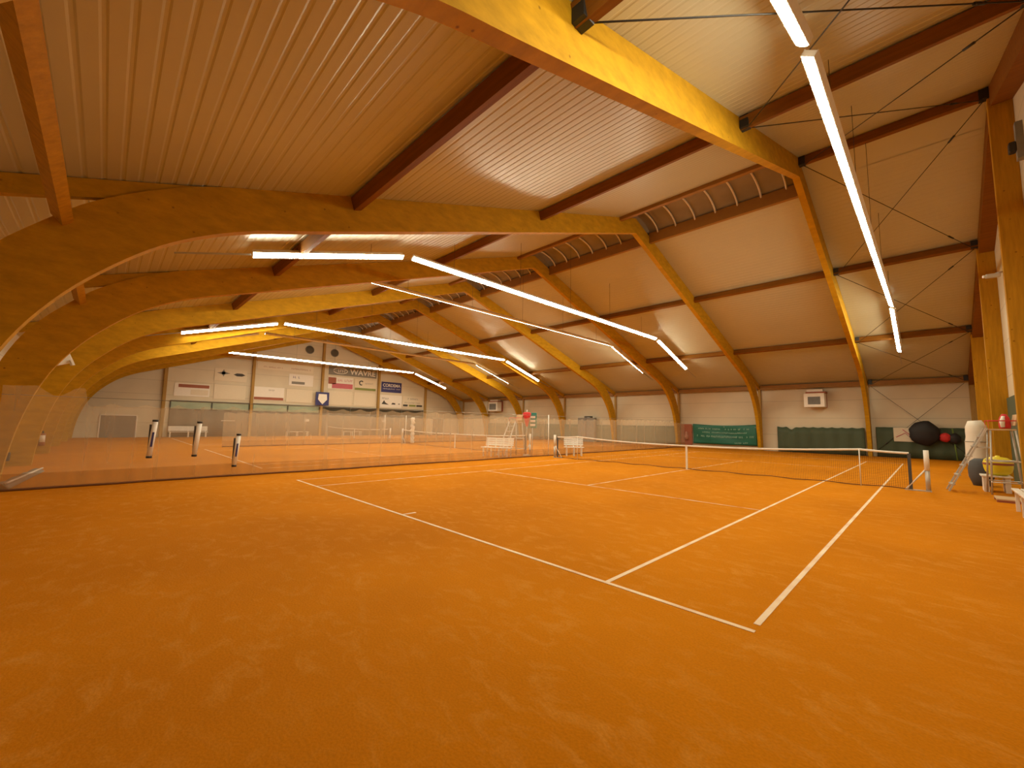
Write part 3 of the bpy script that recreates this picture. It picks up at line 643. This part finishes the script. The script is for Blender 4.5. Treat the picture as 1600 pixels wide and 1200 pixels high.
t = thing('drawing_sheet', 'white sheet with a faint red drawing on the green tarpaulin in the corner', 'poster', (10.9, YF-.24, 1.3))
MB().b2(10.4, 11.35, YF-.27, YF-.25, .95, 1.76).build('sheet', M_BOARD, t)
MB().tube([(10.5, YF-.28, 1.2), (10.9, YF-.28, 1.45), (11.1, YF-.28, 1.2), (11.3, YF-.28, 1.5)], .02, 5).tube([(10.8, YF-.28, 1.65), (11.3, YF-.28, 1.15)], .02, 5).build('red_drawing', M_PINK, t)
t = thing('bag_bundle', 'big round black bag bundle hanging on the opposite wall in the corner', 'bag', (11.8, YF-.5, 1.4))
def blob(cx_, cz_, rx_, rz_, ry_, m, nm):
    mb = MB(); mb.lathe([(math.sin(a*PI/10)*(1+.06*math.sin(a*2.3)), -math.cos(a*PI/10)) for a in range(11)], (0, 0, 0), 14)
    mb.v = [(cx_+v[0]*rx_, YF-.28-ry_+v[1]*ry_, cz_+v[2]*rz_*(1+.05*math.sin(v[0]*7))) for v in mb.v]; return mb.build(nm, m, t)
blob(11.7, 1.46, .64, .70, .28, M_BAG, 'black_bag'); blob(12.5, 1.25, .25, .25, .2, M_RED, 'red_bag'); blob(12.85, 1.2, .25, .3, .18, M_BAG, 'side_bag')
o = MB().tube([(12.9, YF-.5, 0.02), (12.8, YF-.35, 1.75)], .03, 8).build('pole', M_GREENP, origin=(12.9, YF-.5, 0)); tag(o, 'yellow green pole leaning on the opposite wall in the right corner', 'pole')

# ------------------------------------------------------------------ far gable: windows, signs
XG = XF
wins = [(-.1, 5.6, M_GLASSG), (5.8, 11.8, M_GLASSG), (12.0, 18.0, M_GLASSD), (18.2, 24.1, M_GLASSD)]
for i, (y0, y1, gm) in enumerate(wins):
    t = bpy.data.objects.new('window_%d' % (i+1), None); COL.objects.link(t); t.location = (XG, (y0+y1)/2, 2.6); t['_o'] = tuple(t.location); t['kind'] = 'structure'
    f = MB().b2(XG, XG+.08, y0, y1, 2.94, 3.04).b2(XG, XG+.08, y0, y0+.08, 2.3, 3.0).b2(XG, XG+.08, y1-.08, y1, 2.3, 3.0).b2(XG, XG+.08, y0, y1, 2.26, 2.34)
    wf = f.build('window_frame', M_FRAME, t)
    MB().b2(XG+.01, XG+.08, (y0+y1)/2-.05, (y0+y1)/2+.05, 2.3, 3.0).build('mullion', M_FRAME, wf)
    MB().b2(XG+.01, XG+.03, y0+.08, (y0+y1)/2-.05, 2.34, 2.94).b2(XG+.01, XG+.03, (y0+y1)/2+.05, y1-.08, 2.34, 2.94).build('pane', gm, wf)
    mb = MB().sheet(lambda u, v: (XG+.07+.03*math.sin((y0+(y1-y0)*u)*6), y0+(y1-y0)*u, .03+2.32*v), 60, 2)
    o = mb.build('windbreak_curtain', M_GREY, origin=(XG+.07, (y0+y1)/2, 0), solid=.01)
    tag(o, 'brown grey curtain hanging below the window band, %s section from the left' % ORD[i], 'curtain', 'curtains below the window band')
def sign(y0, y1, z0, z1, m, lbl, grp='signs on the gable wall'):
    t = thing('sign_board', lbl, 'sign', (XG+.05, (y0+y1)/2, z0), grp)
    return MB().b2(XG+.01, XG+.05, y0, y1, z0, z1).build('panel', m, t)
def patch(t, nm, y0, y1, z0, z1, m, dx=.055): MB().b2(XG+dx-.005, XG+dx+.012, y0, y1, z0, z1).build(nm, m, t)
def scribble(t, nm, y0, y1, z, h, m, seed=1):
    random.seed(seed); mb = MB(); y = y0
    while y < y1-.05:
        wd = random.uniform(.5, .9)*h
        if random.random() < .9: mb.box((XG+.06, y+wd*.2, z), (.01, h*.16, h)); mb.box((XG+.06, y+wd*.45, z+random.choice((-.42, 0, .42))*h), (.01, wd*.7, h*.16))
        y += wd+.15*h
    mb.build(nm, m, t)
s1 = sign(.1, 2.5, 3.42, 4.50, M_BOARDW, 'white sign with a dark brown top stripe above the left window')
patch(s1, 'top_stripe', .35, 2.45, 4.15, 4.42, M_BROWN); patch(s1, 'lower_print', 1.2, 2.4, 3.55, 4.0, M_BOARD)
s2 = sign(2.75, 5.2, 4.92, 6.02, M_BOARD, 'cream sign with two dark emblems, upper left on the sign wall')
MB().add([(XG+.06, 2.9, 5.62), (XG+.06, 3.4, 5.75), (XG+.06, 3.9, 5.62), (XG+.06, 3.4, 5.48)], [(0, 1, 2, 3)]).add([(XG+.06, 3.25, 5.62), (XG+.06, 3.4, 5.95), (XG+.06, 3.55, 5.62), (XG+.06, 3.4, 5.3)], [(0, 1, 2, 3)]).build('emblem', M_INKG, s2, solid=.01)
MB().add([(XG+.06, 4.15, 5.55), (XG+.06, 4.4, 5.68), (XG+.06, 4.8, 5.68), (XG+.06, 5.08, 5.55), (XG+.06, 4.8, 5.42), (XG+.06, 4.4, 5.42)], [(0, 1, 2, 3, 4, 5)]).build('emblem', M_INK, s2, solid=.01)
s3 = sign(5.85, 8.4, 3.38, 4.62, M_BOARDW, 'white sign with a red brown bottom stripe above the second window')
patch(s3, 'bottom_stripe', 5.88, 8.35, 3.42, 3.66, M_BROWN); scribble(s3, 'lettering', 6.9, 7.5, 4.35, .16, M_INKG, 2)
s4 = sign(8.75, 11.0, 4.95, 6.08, M_BOARDW, 'white sign with small grey lettering beside the hanging blue sign')
scribble(s4, 'lettering', 9.1, 9.7, 5.78, .2, M_NAVY, 4); patch(s4, 'grey_bar', 9.0, 10.2, 5.1, 5.35, M_INKG)
s5 = sign(5.95, 10.95, 6.30, 7.2, M_BOARD, 'long pale sign high on the wall just under the farthest light')
scribble(s5, 'lettering', 6.5, 8.2, 6.55, .12, M_BROWN, 5); scribble(s5, 'lettering', 8.9, 10.7, 6.6, .14, M_BROWN, 6)
s6 = sign(12.5, 17.8, 6.38, 7.30, M_INKG, 'long grey sign with big pale capitals under the round vents')
text_part('lettering', 'WAVRE', .82, M_BOARDW, s6, (XG+.06, 16.2, 6.83), R_GABLE, .006, 2.9)
MB().tube([(XG+.06, 13.7+.75*math.cos(a*PI/8), 6.85+.3*math.sin(a*PI/8)) for a in range(17)], .04, 6).build('oval_logo', M_BOARDW, s6); scribble(s6, 'logo_text', 13.25, 14.2, 6.85, .3, M_BOARDW, 8)
s7 = sign(12.45, 15.15, 4.92, 6.2, M_BOARDW, 'sign with a red bottom half and a brown photo corner')
patch(s7, 'photo_print', 12.5, 13.3, 5.4, 6.1, M_BROWN); patch(s7, 'red_field', 12.9, 15.1, 4.98, 5.5, M_PINK); scribble(s7, 'lettering', 13.5, 15.0, 5.85, .22, M_PINK, 9)
s8 = sign(15.3, 17.8, 4.92, 6.15, M_BOARD, 'cream sign with a round black logo and an olive bottom stripe')
patch(s8, 'olive_stripe', 15.35, 17.75, 4.95, 5.2, M_OLIVE)
MB().tube([(XG+.06, 16.05+.2*math.cos(a), 5.75+.22*math.sin(a)) for a in [.6+i*.35 for i in range(14)]], .06, 6).build('round_logo', M_INK, s8); scribble(s8, 'lettering', 16.5, 17.5, 5.72, .14, M_INKG, 11)
s9 = sign(18.45, 21.0, 4.93, 6.12, M_NAVY, 'dark blue sign with white capitals on the right of the sign wall')
text_part('lettering', 'CORDEMA', .5, M_BOARDW, s9, (XG+.06, 19.72, 5.72), R_GABLE, .006, 2.2); scribble(s9, 'small_lettering', 18.65, 20.8, 5.33, .14, M_BOARDW, 12)
s10 = sign(18.35, 21.1, 3.18, 4.62, M_BOARDW, 'white sign with black vehicle pictures above the dark right window')
scribble(s10, 'lettering', 18.6, 19.4, 4.2, .2, M_INK, 13)
MB().add([(XG+.06, 18.55, 3.55), (XG+.06, 18.85, 4.0), (XG+.06, 19.0, 3.75), (XG+.06, 19.45, 3.5)], [(0, 1, 2, 3)]).add([(XG+.06, 19.75, 3.55), (XG+.06, 19.9, 3.75), (XG+.06, 20.25, 3.7), (XG+.06, 20.3, 3.55)], [(0, 1, 2, 3)]).add([(XG+.06, 20.6, 3.58), (XG+.06, 20.75, 3.7), (XG+.06, 20.9, 3.58)], [(0, 1, 2)]).build('picture', M_INK, s10, solid=.01)
s11 = sign(21.2, 23.95, 3.28, 4.62, M_BOARD, 'cream sign with dark lettering above an olive band, far right of the signs')
scribble(s11, 'lettering', 21.9, 23.4, 4.3, .2, M_INKG, 15); patch(s11, 'olive_band', 22.1, 23.0, 3.4, 3.62, M_OLIVE); scribble(s11, 'small_lettering', 21.5, 23.7, 3.85, .13, M_INKG, 16); patch(s11, 'dark_bar', 21.3, 21.9, 3.4, 3.62, M_INK); patch(s11, 'dark_bar', 23.1, 23.9, 3.4, 3.62, M_INK)
for y0, y1, z0, z1, l in ((12.5, 15.1, 3.2, 4.68, 'blank cream board below the red sign'), (15.3, 17.8, 3.2, 4.68, 'blank cream board below the olive striped sign'), (2.8, 5.2, 3.3, 4.6, 'blank cream board below the sign with two emblems'), (8.6, 11.0, 3.3, 4.6, 'blank cream board below the small-lettered white sign')):
    sign(y0, y1, z0, z1, M_BOARD, l)
for y, l in ((10.5, 'left'), (13.0, 'right')):
    t = thing('vent', 'round dark ventilation grille near the ridge, %s of the pair' % l, 'vent', (XG, y, 8.7), 'round gable vents')
    mb = MB(); mb.lathe([(.0, .03), (.36, .03), (.40, .0)], (0, 0, 0), 24); mb.v = [(XG+.01+v[2], y+v[0], 8.7+v[1]) for v in mb.v]; mb.build('grille', M_VENT, t)
    mb = MB().tube([(XG+.04, y+.4*math.cos(a*PI/12), 8.7+.4*math.sin(a*PI/12)) for a in range(25)], .03, 6); mb.build('ring', M_MID, t)
t = thing('hanging_sign', 'blue framed white club sign on the middle gable post', 'sign', (XG+.45, 11.9, 3.7))
MB().b2(XG+.28, XG+.38, 11.25, 12.55, 3.1, 4.45).build('frame', M_NAVY, t); fr = t.children[0]
MB().add([(XG+.42, 11.5, 4.25), (XG+.42, 12.3, 4.25), (XG+.42, 12.35, 3.7), (XG+.42, 11.9, 3.2), (XG+.42, 11.45, 3.7)], [(0, 1, 2, 3, 4)]).build('shield', M_WHITE, fr, solid=.02)
for y, z, w_, l in ((10.6, 1.55, .45, 'small white notice on the brown grey curtain left of the hanging sign'), (18.9, 1.6, .45, 'small white notice on the brown grey curtain right of the second last post'), (4.0, 1.4, 1.0, 'narrow pale strip on the left brown grey curtain')):
    o = MB().b2(XG+.11, XG+.13, y-w_/2, y+w_/2, z-.12 if w_ < .9 else z-.03, z+.12 if w_ < .9 else z+.03).build('notice', M_WHITE, origin=(XG+.12, y, z)); tag(o, l, 'sign', 'notices on the far curtains')
t = bpy.data.objects.new('door_1', None); COL.objects.link(t); t.location = (XG, -3.05, 0); t['_o'] = tuple(t.location); t['kind'] = 'structure'
MB().b2(XG, XG+.05, -4.05, -2.05, .0, 1.68).build('door_leaf', M_DOOR, t); MB().b2(XG, XG+.08, -4.12, -4.05, 0, 1.75).b2(XG, XG+.08, -2.05, -1.98, 0, 1.75).b2(XG, XG+.08, -4.12, -1.98, 1.68, 1.75).build('door_frame', M_WPAINT, t)
t = bpy.data.objects.new('door_2', None); COL.objects.link(t); t.location = (XG, 26.4, 0); t['_o'] = tuple(t.location); t['kind'] = 'structure'
MB().b2(XG, XG+.05, 25.5, 27.2, .0, 2.0).build('door_leaf', M_DOOR, t); MB().b2(XG, XG+.08, 25.42, 25.5, 0, 2.08).b2(XG, XG+.08, 27.2, 27.28, 0, 2.08).b2(XG, XG+.08, 25.42, 27.28, 2.0, 2.08).build('door_frame', M_WPAINT, t)

# ------------------------------------------------------------------ left side bits
t = thing('fire_extinguisher', 'dark red fire extinguisher with pale label on the foot of the fifth arch', 'extinguisher', (-14.1, -5.62, .35))
MB().tube([(-14.07, -5.62, .35), (-14.07, -5.62, .85)], .09, 14).build('cylinder', M_BROWN, t); MB().tube([(-14.03, -5.62, .5), (-14.03, -5.62, .78)], .08, 14).build('label_band', M_WPAINT, t)
MB().b2(-14.18, -14.06, -5.66, -5.58, .55, .62).build('wall_bracket', M_BLACK, t); MB().tube([(-14.07, -5.62, .85), (-14.07, -5.62, .96)], .03, 8).build('valve', M_BLACK, t)
t = thing('loudspeaker', 'pale loudspeaker mounted high on the inner curve of the fourth arch', 'speaker', (-7.95, -4.95, 3.45))
MB().box((-7.95, -5.0, 3.5), (.28, .40, .44), .3, 0, .4).build('cabinet', M_WPAINT, t, bevel=.03)
MB().box((-7.85, -4.76, 3.36), (.2, .06, .18), .3, 0, .4).build('horn', M_WHITE, t); MB().beam((-8.31, -5.0, 3.6), (-8.0, -5.0, 3.6), .05, .05).build('bracket', M_BLACK, t)
t = thing('meter_box', 'small grey meter box near the clay at the foot of the fourth arch', 'box', (-8.2, -5.6, .2))
MB().b2(-8.28, -8.1, -6.2, -5.85, .18, .44).build('casing', M_DGREY, t, bevel=.01)
t = thing('folded_tarpaulin', 'long low folded grey tarpaulin with white edge on the clay at far left', 'tarpaulin', (-4.0, -5.3, 0))
MB().sheet(lambda u, v: (-6.0+3.95*u, -5.5+.3*v+.25*(1-u), .01+.12*math.sin(v*PI)*(1-.3*(1-u))+.02*math.sin(u*22)*math.sin(v*PI)), 40, 8).build('cloth', M_GREY, t, solid=.01)
MB().tube([(-6.0+3.95*i/20, -5.25+.25*(1-i/20), .11*(1-.3*(1-i/20))+.025) for i in range(21)], .022, 6).build('white_edge', M_WPAINT, t)

for o in bpy.data.objects:
    if '_o' in o: del o['_o']
